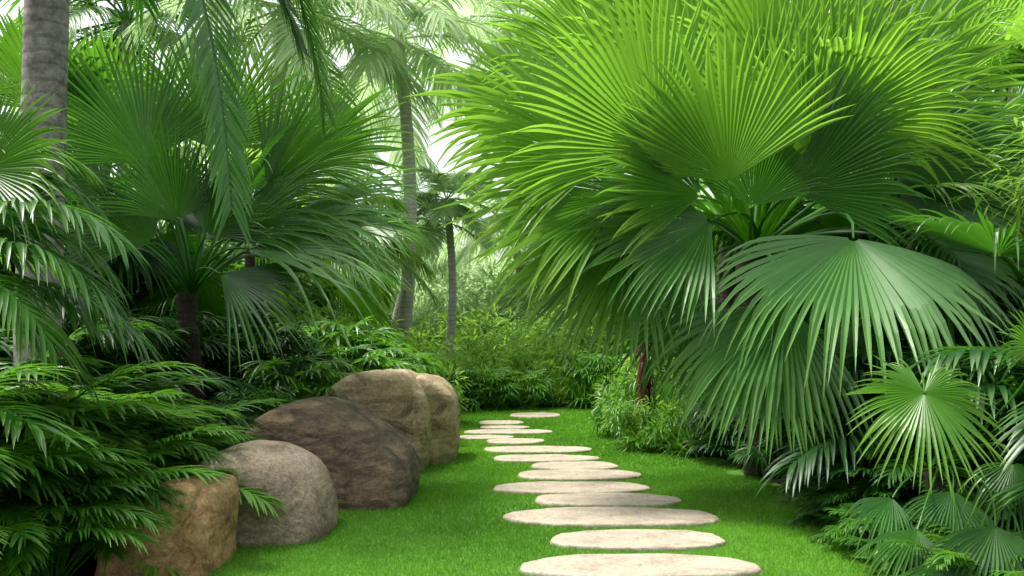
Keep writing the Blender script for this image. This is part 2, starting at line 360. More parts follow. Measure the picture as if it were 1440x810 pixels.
def frond_obj(parent, base, crown, hub, Y, N, R, mat, tint=.5, pr=.014, **kw):
    mb = MB(); petiole(mb, crown, hub, Y, pr); fan(mb, hub, Y, N, R, tint=tint, **kw)
    return mkobj('frond', mb.mesh('frond', [mat], base), (0, 0, 0), parent, smooth=False)
def auto_fronds(n, crown, Lp, R, e0=80, e1=-25, ph=0):
    out = []
    for q in range(n):
        f = (q+.5)/n; az = q*2.39996+ph; el = math.radians(e0+(e1-e0)*f+rng.normal(0, 5))
        D = np.array([math.cos(az)*math.cos(el), math.sin(az)*math.cos(el), math.sin(el)])
        hub = crown+D*Lp*(1+rng.normal(0, .1)); hub[2] -= .1*Lp
        Y = unit(D-UP*(.25+.3*f)); s = unit(np.cross(Y, UP)); N = np.cross(s, Y)+s*rng.normal(0, .35)
        if N[2] < 0: N = -N
        out.append((hub, Y, N, R*(1+rng.normal(0, .08)), f))
    return out

# hero palm -----------------------------------------------------------
base = np.array([2.05, 7.0, 0.0]); crown = W(1062, 355, 7.0)
hero = palm_thing('fan_palm', base, 'huge bushy fan palm with bright pleated fans over the lawn', 'palm tree')
mb = MB(); rough_trunk(mb, base, crown, .15, .12, 34)
mkobj('trunk', mb.mesh('trunk', [M_trunkd], base), (0, 0, 0), hero)
def ax(deg, fwd=0.0): return np.array([math.cos(math.radians(deg)), -fwd, math.sin(math.radians(deg))])
HL = [ # hub px,py,depth, axis deg, forward, normal, Rpx, A, droop, tip, mat, tint, cup
 (1025,255,5.7, 104, .2, (-.2,-1,.35), 215, 1.2, .03, .04, M_hero, .68, .14),
 (930,215,5.9, 132, .2, (-.35,-.9,.45), 250, 1.15, .04, .07, M_hero, .75, .1),
 (850,225,6.2, 158, .2, (-.2,-.85,.6), 250, 1.1, .05, .09, M_hero, .75, .05),
 (880,275,6.0, 178, .2, (-.3,-.8,.6), 255, 1.0, .06, .12, M_hero, .55, 0),
 (900,310,6.1, 200, .2, (-.3,-.85,.5), 240, 1.0, .05, .11, M_hero, .35, 0),
 (905,335,6.0, 217, .2, (-.3,-.8,.6), 215, 1.05, .04, .10, M_sheen, .4, 0),
 (985,130,6.9, 114, .1, (.0,-.95,.4), 260, 1.3, .05, .08, M_hero, .85, .1),
 (1110,140,6.6, 78, .1, (.1,-.95,.35), 260, 1.3, .05, .08, M_hero, .75, .12),
 (1075,190,6.2, 92, .15, (.0,-.95,.35), 200, 1.1, .04, .07, M_hero, .4, .12),
 (870,110,7.2, 128, .0, (-.2,-.85,.5), 225, 1.3, .06, .1, M_hero, .8, .1),
 (790,170,7.2, 152, .0, (-.2,-.85,.6), 215, 1.2, .07, .12, M_hero, .8, .1),
 (1000,30,7.6, 100, .0, (-.1,-.9,.5), 230, 1.3, .07, .12, M_hero, .8, .1),
 (1135,225,5.9, 70, .15, (.15,-.95,.35), 200, 1.2, .05, .08, M_hero, .35, .12),
 (1180,190,6.3, 58, .1, (.15,-.95,.4), 225, 1.2, .05, .08, M_hero, .5, .12),
 (1215,170,6.7, 45, .0, (.2,-.9,.4), 265, 1.2, .06, .1, M_hero, .5, .1),
 (1240,235,6.5, 28, .0, (.2,-.9,.5), 245, 1.1, .07, .12, M_sheen, .5, .1),
 (1260,275,6.5, 8, .1, (.2,-.7,.7), 215, 1.1, .12, .16, M_silver, .7, 0),
 (1200,335,5.4, 236, 1.0, (-.12,-.66,.74), 262, 1.5, .10, .18, M_sheen, 1.0, -.10),
 (1105,425,5.5, 230, .55, (-.3,-.85,.5), 225, 1.0, .06, .16, M_sheen, .6, -.10),
 (1085,480,5.3, 248, .5, (-.2,-.85,.5), 165, .9, .05, .14, M_sheen, .4, -.10),
 (1200,455,5.8, 268, .4, (-.1,-.88,.45), 150, .9, .06, .16, M_silver, .3, -.1),
 (985,385,6.3, 228, .1, (-.4,-.85,.4), 185, 1.1, .05, .12, M_silver, .4, -.05),
 (1000,310,5.8, 190, .3, (-.2,-.85,.55), 215, 1.1, .05, .1, M_silver, .8, 0),
 (985,275,5.75, 150, .3, (-.2,-.85,.5), 190, 1.1, .04, .08, M_hero, .25, 0),
 (1120,270,5.9, 40, .25, (.1,-.9,.4), 190, 1.2, .05, .1, M_silver, .8, .1),
 (1060,290,5.9, 85, .3, (.0,-.95,.3), 120, 1.2, .04, .08, M_silver, .9, .1),
 (1290,350,5.8, 340, .4, (.2,-.8,.6), 165, 1.1, .1, .18, M_silver, .5, -.1),
]
for (x, y, d, dg, fw, N, Rp, A, dr, tp, mt, ti, cu) in HL:
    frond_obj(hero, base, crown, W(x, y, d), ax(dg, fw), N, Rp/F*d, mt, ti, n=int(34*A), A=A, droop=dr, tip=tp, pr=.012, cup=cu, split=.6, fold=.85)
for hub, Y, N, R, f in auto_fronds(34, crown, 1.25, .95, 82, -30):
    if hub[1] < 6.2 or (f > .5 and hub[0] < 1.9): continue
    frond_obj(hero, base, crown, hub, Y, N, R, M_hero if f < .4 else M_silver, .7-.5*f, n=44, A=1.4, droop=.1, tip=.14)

# companion fan palms on the same side -------------------------------
def auto_palm(base, h, n, Lp, R, mat, mat2, label, e0=80, e1=-30, nseg=42, A=1.5, ymin=None, tint=.5, ph=0, trunk=M_trunkd, r0=.12, xmin=None):
    base = np.array(base, float); crown = base+np.array([0, 0, h])
    e = palm_thing('fan_palm', base, label, 'palm tree')
    mb = MB(); rough_trunk(mb, base, crown, r0, r0*.85, 18); mkobj('trunk', mb.mesh('trunk', [trunk], base), (0, 0, 0), e)
    for hub, Y, N, R_, f in auto_fronds(n, crown, Lp, R, e0, e1, ph):
        if ymin is not None and hub[1] < ymin: continue
        if xmin is not None and hub[0] < xmin: continue
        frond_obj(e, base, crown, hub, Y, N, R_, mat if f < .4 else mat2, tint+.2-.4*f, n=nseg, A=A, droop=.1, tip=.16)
    return e
auto_palm((4.3, 8.6, 0), 2.6, 26, 1.3, 1.15, M_hero, M_silver, 'tall fan palm with broad green fans among the shrubs', 85, -30, ph=1)
auto_palm((2.6, 10.2, 0), 2.5, 24, 1.3, 1.1, M_hero, M_silver, 'fan palm with arching yellow green fans by the hedge', 80, -5, ph=2, tint=.6, xmin=1.8)
auto_palm((3.6, 5.8, 0), 1.2, 20, .8, .75, M_silver, M_dark, 'shaded fan palm with deep green drooping fans', 60, -30, ph=.5, tint=.4, ymin=5.0)
auto_palm((6.0, 10.5, 0), 3.3, 22, 1.4, 1.2, M_hero, M_silver, 'tall fan palm with broad green fans among the shrubs', 85, -30, ph=3)

# small low fan palm, right border
base = np.array([2.25, 4.4, 0]); crown = np.array([2.2, 4.4, .45])
sm = palm_thing('small_fan_palm', base, 'young fan palm with round pleated glossy leaves in the border', 'palm tree')
mb = MB(); rough_trunk(mb, base, crown, .05, .04, 8, sk=.5); mkobj('trunk', mb.mesh('trunk', [M_trunkd], base), (0, 0, 0), sm)
for (x, y, d, dg, fw, N, Rp, A, ti, mt, dr, tp) in [(1300,552,3.8, 262, .7, (.0,-.7,.72), 142, 2.8, .65, M_hero, .05, .12), (1455,490,3.9, 110, .2, (0,-.9,.5), 85, 1.7, .4, M_mid, .1, .2), (1425,650,3.9, 262, .6, (.1,-.6,.8), 115, 1.4, .3, M_mid, .16, .26), (1400,740,3.6, 240, .8, (-.1,-.5,.9), 135, 1.2, .3, M_mid, .16, .26), (1290,745,3.8, 220, .8, (-.1,-.5,.9), 110, 1.0, .3, M_mid, .16, .26), (1340,690,4.0, 240, .6, (-.1,-.5,.9), 105, 1.1, .6, M_silver, .16, .26), (1340,790,3.55, 230, .8, (-.1,-.4,.9), 110, 1.1, .3, M_mid, .16, .26), (1255,700,4.1, 215, .6, (-.1,-.5,.9), 90, 1.0, .6, M_silver, .16, .26), (1440,790,3.5, 250, .6, (-.1,-.5,.9), 110, 1.2, .6, M_silver, .16, .26)]:
    frond_obj(sm, base, crown, W(x, y, d), ax(dg, fw), N, Rp/F*d, mt, ti, n=int(22*A), A=A, droop=dr, tip=tp, pr=.005, split=.42, cup=-.03)

# left fan palm -------------------------------------------------------
base = np.array([-2.63, 7.0, 0]); crown = W(270, 412, 7.0)
lp = palm_thing('fan_palm', base, 'slender fan palm with upright green fans behind the boulders', 'palm tree')
mb = MB(); rough_trunk(mb, base, crown, .085, .08, 16, sk=.4); mkobj('trunk', mb.mesh('trunk', [M_trunkd], base), (0, 0, 0), lp)
LLs = [(205,225,6.5,110,.1,(.2,-.9,.4),195,1.35,.05,.08,M_silver,.75),(300,210,6.9,80,.0,(.2,-.9,.4),205,1.3,.06,.1,M_mid,.45),
 (375,262,6.7,46,.1,(.1,-.85,.5),205,.95,.10,.14,M_mid,.5),(400,315,6.6,20,.1,(.1,-.5,.85),245,.85,.10,.18,M_silver,.8),
 (150,270,6.8,150,.1,(-.2,-.8,.6),170,1.1,.1,.15,M_silver,.4),(350,350,6.3,6,.2,(.1,-.45,.88),285,.75,.10,.16,M_silver,.7),
 (320,335,6.5,30,.2,(.1,-.6,.7),240,.75,.12,.18,M_mid,.3),(310,385,6.3,-15,.3,(.1,-.6,.75),190,.8,.1,.16,M_silver,.4),
 (180,340,6.6,190,.2,(-.2,-.7,.7),160,1.0,.08,.15,M_silver,.3),(430,230,7.6,40,.0,(.1,-.8,.5),190,1.2,.1,.12,M_mid,.6),
 (250,310,6.3,100,.3,(.1,-.9,.4),150,1.2,.06,.1,M_silver,.4),(290,330,6.35,60,.3,(.1,-.85,.5),140,1.1,.06,.1,M_silver,.3),(215,340,6.4,140,.3,(-.1,-.85,.5),140,1.1,.06,.1,M_silver,.3)]
for (x, y, d, dg, fw, N, Rp, A, dr, tp, mt, ti) in LLs:
    frond_obj(lp, base, crown, W(x, y, d), ax(dg, fw), N, Rp/F*d, mt, ti, n=int(36*A), A=A, droop=dr, tip=tp, pr=.010, split=.42)
for hub, Y, N, R, f in auto_fronds(18, crown, .9, .95, 75, 10, 1.3):
    if hub[1] < 6.9: continue
    frond_obj(lp, base, crown, hub, Y, N, R, M_silver, .3-.3*f, n=38, A=1.2, droop=.12, tip=.18, split=.42)
auto_palm((-4.6, 8.5, 0), 2.4, 22, 1.1, 1.0, M_mid, M_silver, 'fan palm with mixed bright and shaded fans in the thicket', 82, -25, ph=.3, tint=.4)
auto_palm((-3.3, 11.0, 0), 2.3, 20, 1.2, 1.0, M_lime, M_mid, 'sunlit fan palm with light green fans behind the thicket', 82, -25, ph=1.3, tint=.5)
# near fan palm at the left edge
base = np.array([-2.75, 4.1, 0]); crown = np.array([-2.7, 4.1, 1.5])
le = palm_thing('fan_palm', base, 'fan palm leaning over the edge of the border with bright fans', 'palm tree')
mb = MB(); rough_trunk(mb, base, crown, .06, .05, 10, sk=.5); mkobj('trunk', mb.mesh('trunk', [M_trunkd], base), (0, 0, 0), le)
for (x, y, d, dg, fw, N, Rp, A, mt, ti) in [(-25,240,3.9,32,.1,(.1,-.95,.4),180,1.25,M_mid,.7),(-60,130,4.1,70,.1,(.1,-.8,.5),100,1.3,M_mid,.8),(-10,320,4.2,20,.1,(.1,-.9,.5),150,1.1,M_silver,.7)]:
    frond_obj(le, base, crown, W(x, y, d), ax(dg, fw), N, Rp/F*d, mt, ti, n=int(28*A), A=A, droop=.1, tip=.18, pr=.008, split=.48)
# feathery palm arching in at the left edge
base = np.array([-2.95, 3.9, 0]); crown = np.array([-2.95, 3.9, 1.25])
fe = palm_thing('feather_palm', base, 'young feathery palm with arching glossy fronds over the border', 'palm tree')
mb = MB(); rough_trunk(mb, base, crown, .05, .04, 10, sk=.4); mkobj('trunk', mb.mesh('trunk', [M_trunkd], base), (0, 0, 0), fe)
for (p1, p2, mt, ti) in [(W(20,200,3.9), W(165,335,3.8), M_silver, .8), (W(0,250,3.7), W(150,420,3.7), M_silver, .65), (W(-60,140,4.0), W(110,230,4.2), M_mid, .5), (W(40,330,3.9), W(190,470,3.9), M_silver, .5), (W(-40,300,3.6), W(70,480,3.5), M_mid, .4), (W(-150,100,4.0), W(-220,300,4.0), M_mid, .4), (W(30,240,4.2), W(150,380,4.3), M_mid, .3), (W(0,320,4.1), W(120,450,4.2), M_mid, .5), (W(60,260,4.4), W(130,430,4.5), M_mid, .4), (W(10,380,4.0), W(110,520,4.1), M_mid, .5), (W(0,160,4.3), W(130,290,4.4), M_silver, .6)]:
    mb = MB(); pinnate(mb, crown, p1, p2, nl=40, Lf=.28, w=.011, droop=.55, v=.15, tint=ti, r=.009, K=6, start=.25)
    mkobj('frond', mb.mesh('frond', [mt], base), (0, 0, 0), fe)

# ------------------------------------------------------------ feather palms
def feather_crown(mb, c, n, L, Lf, w, mi=0, e0=75, e1=-35, nl=34, droop=.45, tint=.5, K=5, ph=0):
    for q in range(n):
        f = (q+.5)/n; az = q*2.39996+ph; el = math.radians(e0+(e1-e0)*f+rng.normal(0, 6)); l = L*(1+rng.normal(0, .08))
        H = np.array([math.cos(az), math.sin(az), 0]); D = H*math.cos(el)+UP*math.sin(el)
        P1 = c+D*l*.55; P2 = P1+(H*.55*math.cos(el*.5)-UP*(.25+.5*f))*l*.6
        pinnate(mb, c, P1, P2, nl=nl, Lf=Lf, w=w, droop=droop, v=.15, tint=tint+.15-.3*f+rng.normal(0, .08), K=K, r=.022*L/2.5, mi=mi)
def trunk_path(base, top, r0, r1, bulge=.3, bend=.036):
    mb = MB(); t = np.linspace(0, 1, 24); P = base+(top-base)*t[:, None]
    P[:, 0] += bend*np.sin(t*math.pi)*np.linalg.norm(top-base)
    r = r0+(r1-r0)*t+r0*bulge*np.exp(-t*18); r = r*(1+.02*np.sin(np.arange(24)*2.7))
    tube(mb, P, r, 18); return mb
base = np.array([-2.92, 5.2, 0]); top = np.array([-2.84, 5.3, 5.0])
cp = palm_thing('coconut_palm', base, 'tall coconut palm with mottled grey trunk and hanging fronds', 'palm tree')
mb = MB(); t = np.linspace(0, 1, 90); P = base+(top-base)*t[:, None]
tube(mb, P, (.132-.012*t)*(1+.004*np.sin(np.arange(90)*1.3)+.05*np.exp(-t*12)), 28)
mkobj('trunk', mb.mesh('trunk', [M_trunk], base), (0, 0, 0), cp)
cr = top.copy()
for (p1, p2, mt, ti, Lf, w_) in [
    (W(300,-190,4.9), W(325,290,4.7), M_silver, .85, .34, .0125), (W(400,-260,5.6), W(455,150,5.8), M_mid, .5, .38, .014), (W(330,-210,5.6), W(420,60,5.8), M_silver, .7, .34, .0125),
    (W(200,-300,6.6), W(400,-60,7.0), M_mid, .6, .45, .014), (W(-60,-280,4.6), W(-160,120,4.3), M_silver, .4, .42, .014), (W(120,-300,7.0), W(200,0,7.6), M_silver, .8, .45, .014), (W(-100,-300,6.6), W(-250,60,7.2), M_silver, .4, .45, .014)]:
    mb = MB(); pinnate(mb, cr, p1, p2, nl=90, Lf=Lf, w=w_, droop=.3, v=.1, tint=ti, r=.020, K=6, start=.12, jit=.05)
    mkobj('frond', mb.mesh('frond', [mt], base), (0, 0, 0), cp)

def feather_palm(base, top, n, L, Lf, w, mat, tm, label, r0=.15, ph=0, tint=.5, droop=.5, nl=36, bend=.036):
    base = np.array(base, float); top = np.array(top, float)
    e = palm_thing('feather_palm', base, label, 'palm tree')
    mkobj('trunk', trunk_path(base, top, r0, r0*.75, bend=bend).mesh('trunk', [tm], base), (0, 0, 0), e)
    mb = MB(); feather_crown(mb, top, n, L, Lf, w, tint=tint, ph=ph, droop=droop, nl=nl)
    mkobj('crown', mb.mesh('crown', [mat], base), (0, 0, 0), e)
feather_palm((-2.3, 17, 0), W(560,55,17), 20, 3.1, .75, .03, M_far_haze, M_trunkf, 'tall coconut palm in haze-tinted pale green', .15, 0, .4, .7)
feather_palm((-1.5, 19, 0), W(628,280,18.5), 16, 1.5, .45, .022, M_far_haze, M_trunkf, 'slim palm with a small spiky crown', .10, 1, .1, .3)
feather_palm((-2.75, 18.5, 0), W(608,310,18.5), 10, 1.2, .4, .02, M_far_haze, M_trunkf, 'leaning slim palm stem with sparse leaves', .12, 2, .2, .4, bend=-.05)
feather_palm((-5.2, 15, 0), W(400,10,15), 20, 2.8, .7, .03, M_far_haze, M_trunkf, 'haze-tinted pale green feathery palm rising behind the thicket', .15, 2, .2, .6)
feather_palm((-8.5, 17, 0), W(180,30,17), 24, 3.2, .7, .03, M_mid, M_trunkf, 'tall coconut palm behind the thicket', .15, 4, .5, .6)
feather_palm((1.6, 23, 0), W(730,30,23), 20, 3.4, .8, .035, M_far_haze, M_trunkf, 'distant haze-tinted feathery palm', .17, 1.5, .7, .6)
feather_palm((4.5, 18, 0), W(960,-60,18), 24, 3.2, .8, .035, M_far_haze, M_trunkf, 'distant haze-tinted feathery palm', .17, 5, .5, .6)
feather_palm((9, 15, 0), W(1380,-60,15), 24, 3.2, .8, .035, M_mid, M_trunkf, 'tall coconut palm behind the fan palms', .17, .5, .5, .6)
feather_palm((-4.6, 23, 0), W(480,150,23), 20, 3.0, .8, .035, M_far_haze, M_trunkf, 'distant haze-tinted feathery palm', .17, 3.5, .7, .6)
feather_palm((.4, 25, 0), W(715,300,25), 18, 2.4, .7, .035, M_far_haze, M_trunkf, 'distant haze-tinted feathery palm', .15, .7, .8, .6)
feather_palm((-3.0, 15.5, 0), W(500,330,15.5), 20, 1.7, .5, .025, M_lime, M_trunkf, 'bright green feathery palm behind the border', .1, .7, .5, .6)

# ------------------------------------------------------------ shrubs (shared meshes)
def m_palmate(n, H, rad, R, mat, nseg=9, w=.014, tint=.5, A=1.7):
    mb = MB()
    for q in range(n):
        az = rng.uniform(0, 6.28); z = rng.uniform(.12, 1)**.8; rr = rad*math.sqrt(max(.05, 1-(z*.85)**2))*rng.uniform(.45, 1)
        hub = np.array([math.cos(az)*rr, math.sin(az)*rr, z*H]); o = unit([math.cos(az), math.sin(az), rng.uniform(-.1, .8)])
        P0 = np.array([hub[0]*.35, hub[1]*.35, max(0, hub[2]-.35*H)])
        petiole(mb, P0, hub, o, .004, .6)
        s = unit(np.cross(o, UP)); N = np.cross(s, o)+s*rng.normal(0, .4)
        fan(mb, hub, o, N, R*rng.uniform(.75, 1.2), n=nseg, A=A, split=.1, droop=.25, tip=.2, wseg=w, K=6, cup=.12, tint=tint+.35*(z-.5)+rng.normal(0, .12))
    return mb.mesh('shrub', [mat])
def m_feather(n, H, rad, Lf, w, mat, nl=22, tint=.5, droop=.35, e0=85, e1=15):
    mb = MB()
    for q in range(n):
        f = (q+.5)/n; az = q*2.4+rng.normal(0, .2); el = math.radians(e0+(e1-e0)*f+rng.normal(0, 6)); l = math.hypot(H, rad)*rng.uniform(.8, 1.1)
        hd = np.array([math.cos(az), math.sin(az), 0]); D = hd*math.cos(el)+UP*math.sin(el); c = hd*.06*rng.uniform(0, 1)
        P1 = c+D*l*.6; P1[2] = max(P1[2], .12); P2 = P1+(hd*.6-UP*rng.uniform(.0, .35))*l*.55; P2[2] = max(P2[2], .04)
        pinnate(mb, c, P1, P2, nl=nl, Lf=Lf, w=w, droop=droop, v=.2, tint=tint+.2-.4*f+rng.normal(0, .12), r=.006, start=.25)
    return mb.mesh('shrub', [mat])
def m_strap(n, L, w, mat, tint=.5):
    mb = MB(); K = 8; s = np.linspace(0, 1, K); az = rng.uniform(0, 6.28, n); el = np.radians(rng.uniform(25, 88, n)); l = L*rng.uniform(.6, 1.1, n)
    H = np.stack([np.cos(az), np.sin(az), az*0], 1); D = H*np.cos(el)[:, None]+UP*np.sin(el)[:, None]
    C = (H*rng.uniform(0, .12, n)[:, None])[:, None]+D[:, None]*(l[:, None]*s)[..., None]
    C[..., 2] -= (l*rng.uniform(.25, .75, n))[:, None]*s**2.2*np.cos(el)[:, None]; C[..., 2] = np.maximum(C[..., 2], .01)
    sd = np.cross(D, UP); sd = unit(sd); wd = w*(1-s**2.5)
    ribbons(mb, C, sd[:, None]*wd[None, :, None], UP*(wd*.3)[None, :, None], tint+rng.normal(0, .15, n), s)
    return mb.mesh('shrub', [mat])
def m_leafy(n, size, L, w, mat, tint=.5, clumps=40, zmin=0.0):
    """broadleaf mass: clumps of leaves on limbs"""
    mb = MB(); size = np.array(size, float)
    cc = unit(rng.normal(0, 1, (clumps, 3))); cc[:, 2] = cc[:, 2]*.5+.5; cc = cc*rng.uniform(.45, 1, (clumps, 1))*size; cc[:, 2] = np.maximum(np.abs(cc[:, 2]), zmin+rng.uniform(0, .6, clumps)*(zmin > 0))
    for c in cc[::2]:
        tube(mb, [np.array([c[0]*.1, c[1]*.1, 0]), c*np.array([.5, .5, .65]), c], [.03*size[2]/2, .015*size[2]/2, .006], 5, -.4)
    k = rng.integers(0, clumps, n); o = unit(rng.normal(0, 1, (n, 3))); cr = size.mean()*.26*rng.uniform(.5, 1, (n, 1))
    P = cc[k]+o*cr*np.array([1, 1, .7]); P[:, 2] = np.maximum(P[:, 2], .03)
    D = unit(o+rng.normal(0, .5, (n, 3))-UP*.25); s = np.array([0, .35, .7, 1]); l = L*rng.uniform(.7, 1.25, n)
    C = P[:, None]+D[:, None]*(l[:, None]*s)[..., None]; C[..., 2] -= .25*l[:, None]*s**2
    sd = unit(np.cross(D, UP+rng.normal(0, .4, (n, 3)))); nn = np.cross(sd, D); wd = w*np.array([.15, 1, .75, 0])
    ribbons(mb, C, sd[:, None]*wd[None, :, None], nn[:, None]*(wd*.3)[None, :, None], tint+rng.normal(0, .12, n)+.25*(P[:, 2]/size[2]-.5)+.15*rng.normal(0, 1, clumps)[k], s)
    return mb.mesh('foliage', [mat])
def place(name, me, x, y, sc=1.0, rz=None, z=0.0, label='', category='shrub', group=None, szz=None):
    o = mkobj(name, me, (x, y, z)); o.rotation_euler = (0, 0, rng.uniform(0, 6.28) if rz is None else rz)
    o.scale = (sc, sc, sc if szz is None else szz); return tag(o, label, category, group)

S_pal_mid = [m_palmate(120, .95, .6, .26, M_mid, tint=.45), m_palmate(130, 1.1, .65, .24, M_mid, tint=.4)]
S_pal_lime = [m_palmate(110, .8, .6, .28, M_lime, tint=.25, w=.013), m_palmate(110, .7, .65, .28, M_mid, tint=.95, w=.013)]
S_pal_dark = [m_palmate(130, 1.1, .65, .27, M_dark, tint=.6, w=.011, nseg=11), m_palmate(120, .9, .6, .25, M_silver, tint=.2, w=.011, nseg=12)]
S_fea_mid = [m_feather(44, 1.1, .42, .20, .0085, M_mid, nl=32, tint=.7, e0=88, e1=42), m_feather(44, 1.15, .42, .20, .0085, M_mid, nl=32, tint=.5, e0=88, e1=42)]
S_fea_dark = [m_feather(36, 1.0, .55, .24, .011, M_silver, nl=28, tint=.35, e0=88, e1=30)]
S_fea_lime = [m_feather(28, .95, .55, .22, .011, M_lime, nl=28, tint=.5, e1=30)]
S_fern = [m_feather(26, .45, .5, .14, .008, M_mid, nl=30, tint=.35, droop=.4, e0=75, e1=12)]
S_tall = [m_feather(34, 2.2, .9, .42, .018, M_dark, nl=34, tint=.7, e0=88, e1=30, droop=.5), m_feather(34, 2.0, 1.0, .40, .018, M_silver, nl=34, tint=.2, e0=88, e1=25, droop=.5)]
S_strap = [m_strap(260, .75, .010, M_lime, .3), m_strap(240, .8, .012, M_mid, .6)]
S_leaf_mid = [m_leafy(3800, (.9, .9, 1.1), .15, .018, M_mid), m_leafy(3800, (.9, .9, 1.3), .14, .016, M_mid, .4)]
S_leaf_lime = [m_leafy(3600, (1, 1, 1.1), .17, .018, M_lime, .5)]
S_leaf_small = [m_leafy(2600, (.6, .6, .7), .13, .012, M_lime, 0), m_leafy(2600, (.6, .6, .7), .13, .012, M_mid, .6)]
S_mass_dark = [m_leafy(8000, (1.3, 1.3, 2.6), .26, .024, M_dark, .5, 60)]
S_mass_mid = [m_leafy(8000, (1.6, 1.6, 3.0), .28, .03, M_mid, .5, 60)]
S_mass_far = [m_leafy(7000, (2.2, 2.0, 3.2), .34, .04, M_far_haze, .5, 70), m_leafy(7000, (2.2, 2.0, 3.8), .34, .04, M_far_haze, .25, 70)]
LP = dict(label='lady palm clump with narrow fingered leaves', category='shrub', group='lady palm clumps in the borders')
FP = dict(label='low feathery palm with glossy pointed leaflets', category='shrub', group='feathery palm shrubs in the borders')
TP = dict(label='tall clump of arching dark green feathery palm fronds', category='palm', group='clumping palms filling the thicket')
LS = dict(label='leafy evergreen shrub in the border', category='shrub', group='evergreen border shrubs')
TB = dict(label='tall dense dark leafy bush closing the border', category='bush', group='tall bushes behind the borders')
FB = dict(label='distant haze-tinted leafy bush beyond the lawn', category='bush', group='distant bushes beyond the garden')
SP = dict(label='tuft of arching grass like leaves at lawn edge', category='plant', group='grassy tufts at the lawn edge')
def L_(lst): return lst[int(rng.integers(0, len(lst)))]
# --- left border, near
for (x, y, s, l) in [(-2.3, 3.6, .9, S_fea_mid), (-2.45, 4.0, 1.1, S_fea_mid), (-2.85, 4.2, 1.5, S_fea_mid), (-2.35, 4.5, 1.05, S_fea_mid), (-2.6, 4.9, 1.25, S_fea_mid), (-2.3, 5.2, .9, S_fea_mid), (-3.0, 3.8, 1.55, S_fea_mid), (-2.4, 6.0, .9, S_fea_dark), (-3.1, 4.7, 1.6, S_fea_mid), (-2.65, 3.6, 1.2, S_fea_mid), (-2.05, 3.8, .66, S_fea_mid), (-2.2, 5.8, .8, S_fea_dark), (-2.12, 4.25, .75, S_fea_mid)]:
    place('feather_palm_shrub', L_(l), x, y, s, **FP)
place('feather_palm_shrub', S_fea_lime[0], -2.3, 4.8, 1.1, label='low feathery palm with fresh yellow green leaflets', category='shrub', group=FP['group'])
for (x, y, s, l) in [(-2.0, 6.75, .8, S_pal_dark), (-1.9, 7.4, 1.0, S_pal_mid), (-3.1, 6.8, 1.1, S_pal_dark), (-1.6, 8.4, 1.1, S_pal_mid), (-2.3, 8.0, 1.1, S_pal_dark), (-3.2, 7.9, 1.5, S_pal_dark), (-1.35, 9.2, 1.0, S_pal_mid), (-1.9, 9.3, 1.4, S_pal_mid), (-3.4, 6.0, 1.3, S_pal_dark)]:
    place('lady_palm', L_(l), x, y, s, **LP)
for (x, y, s) in [(-3.8, 5.8, 1), (-3.6, 7.6, 1), (-4.6, 6.8, 1.1), (-3.2, 9.2, .9), (-4.6, 5.0, 1.1), (-2.8, 10.0, .8)]:
    place('clumping_palm', L_(S_tall), x, y, s, **TP)
for (x, y, s) in [(-5.2, 7.6, 1.1), (-5.6, 9.5, 1.2), (-4.6, 11, 1.0), (-6.8, 11, 1.3), (-6.5, 8, 1.3), (-5.6, 5.6, 1.1)]:
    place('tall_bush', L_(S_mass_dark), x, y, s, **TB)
for (x, y, s) in [(-1.35, 10.3, .8), (-1.6, 11.4, .9), (-2.4, 10.8, 1.2), (-1.5, 12.7, .9), (-2.4, 12.6, 1.3)]:
    place('evergreen_shrub', L_(S_leaf_lime+S_pal_lime), x, y, s, **LS)
# --- end of the lawn
for (x, y, s, l) in [(.75, 14.2, .9, S_strap), (.45, 14.8, 1.1, S_strap), (1.2, 14.0, .9, S_strap)]:
    place('strap_leaf_plant', L_(l), x, y, s, **SP)
for (x, y, s) in [(-.45, 13.75, .9), (.15, 13.95, .85), (-.9, 14.0, .85)]:
    place('evergreen_shrub', S_pal_lime[1], x, y, s, label='rounded mound of arching green leaves at the lawn end', category='shrub', group=LS['group'])
for (x, y, s, l) in [(.6, 14.9, .9, S_leaf_lime), (1.5, 14.4, 1.2, S_pal_lime), (-1.4, 14.3, 1.0, S_leaf_lime), (-.2, 15.4, .95, S_leaf_lime), (1.2, 15.8, 1.3, S_leaf_lime), (-.9, 15.6, 1.0, S_fea_lime), (2.3, 15, 1.5, S_pal_lime), (-2, 15.5, 1.4, S_fea_lime),
   (0, 17.3, 1.3, S_fea_lime), (1.5, 17.5, 1.7, S_fea_lime), (-1.2, 17.5, 1.3, S_fea_lime), (-3.2, 14.2, 1.5, S_leaf_lime), (.6, 20, 1.6, S_leaf_lime), (-.8, 21, 1.6, S_leaf_lime)]:
    place('evergreen_shrub', L_(l), x, y, s, **LS)
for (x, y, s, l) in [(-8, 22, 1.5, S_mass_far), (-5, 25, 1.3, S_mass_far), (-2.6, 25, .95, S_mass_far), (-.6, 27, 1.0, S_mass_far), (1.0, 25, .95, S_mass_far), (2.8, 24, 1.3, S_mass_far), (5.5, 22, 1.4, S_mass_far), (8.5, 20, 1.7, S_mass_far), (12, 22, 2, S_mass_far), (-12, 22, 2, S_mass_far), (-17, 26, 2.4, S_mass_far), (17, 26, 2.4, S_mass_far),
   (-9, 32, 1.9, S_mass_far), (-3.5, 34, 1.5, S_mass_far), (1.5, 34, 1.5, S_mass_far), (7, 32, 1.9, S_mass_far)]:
    place('distant_bush', L_(l), x, y, s, **FB)
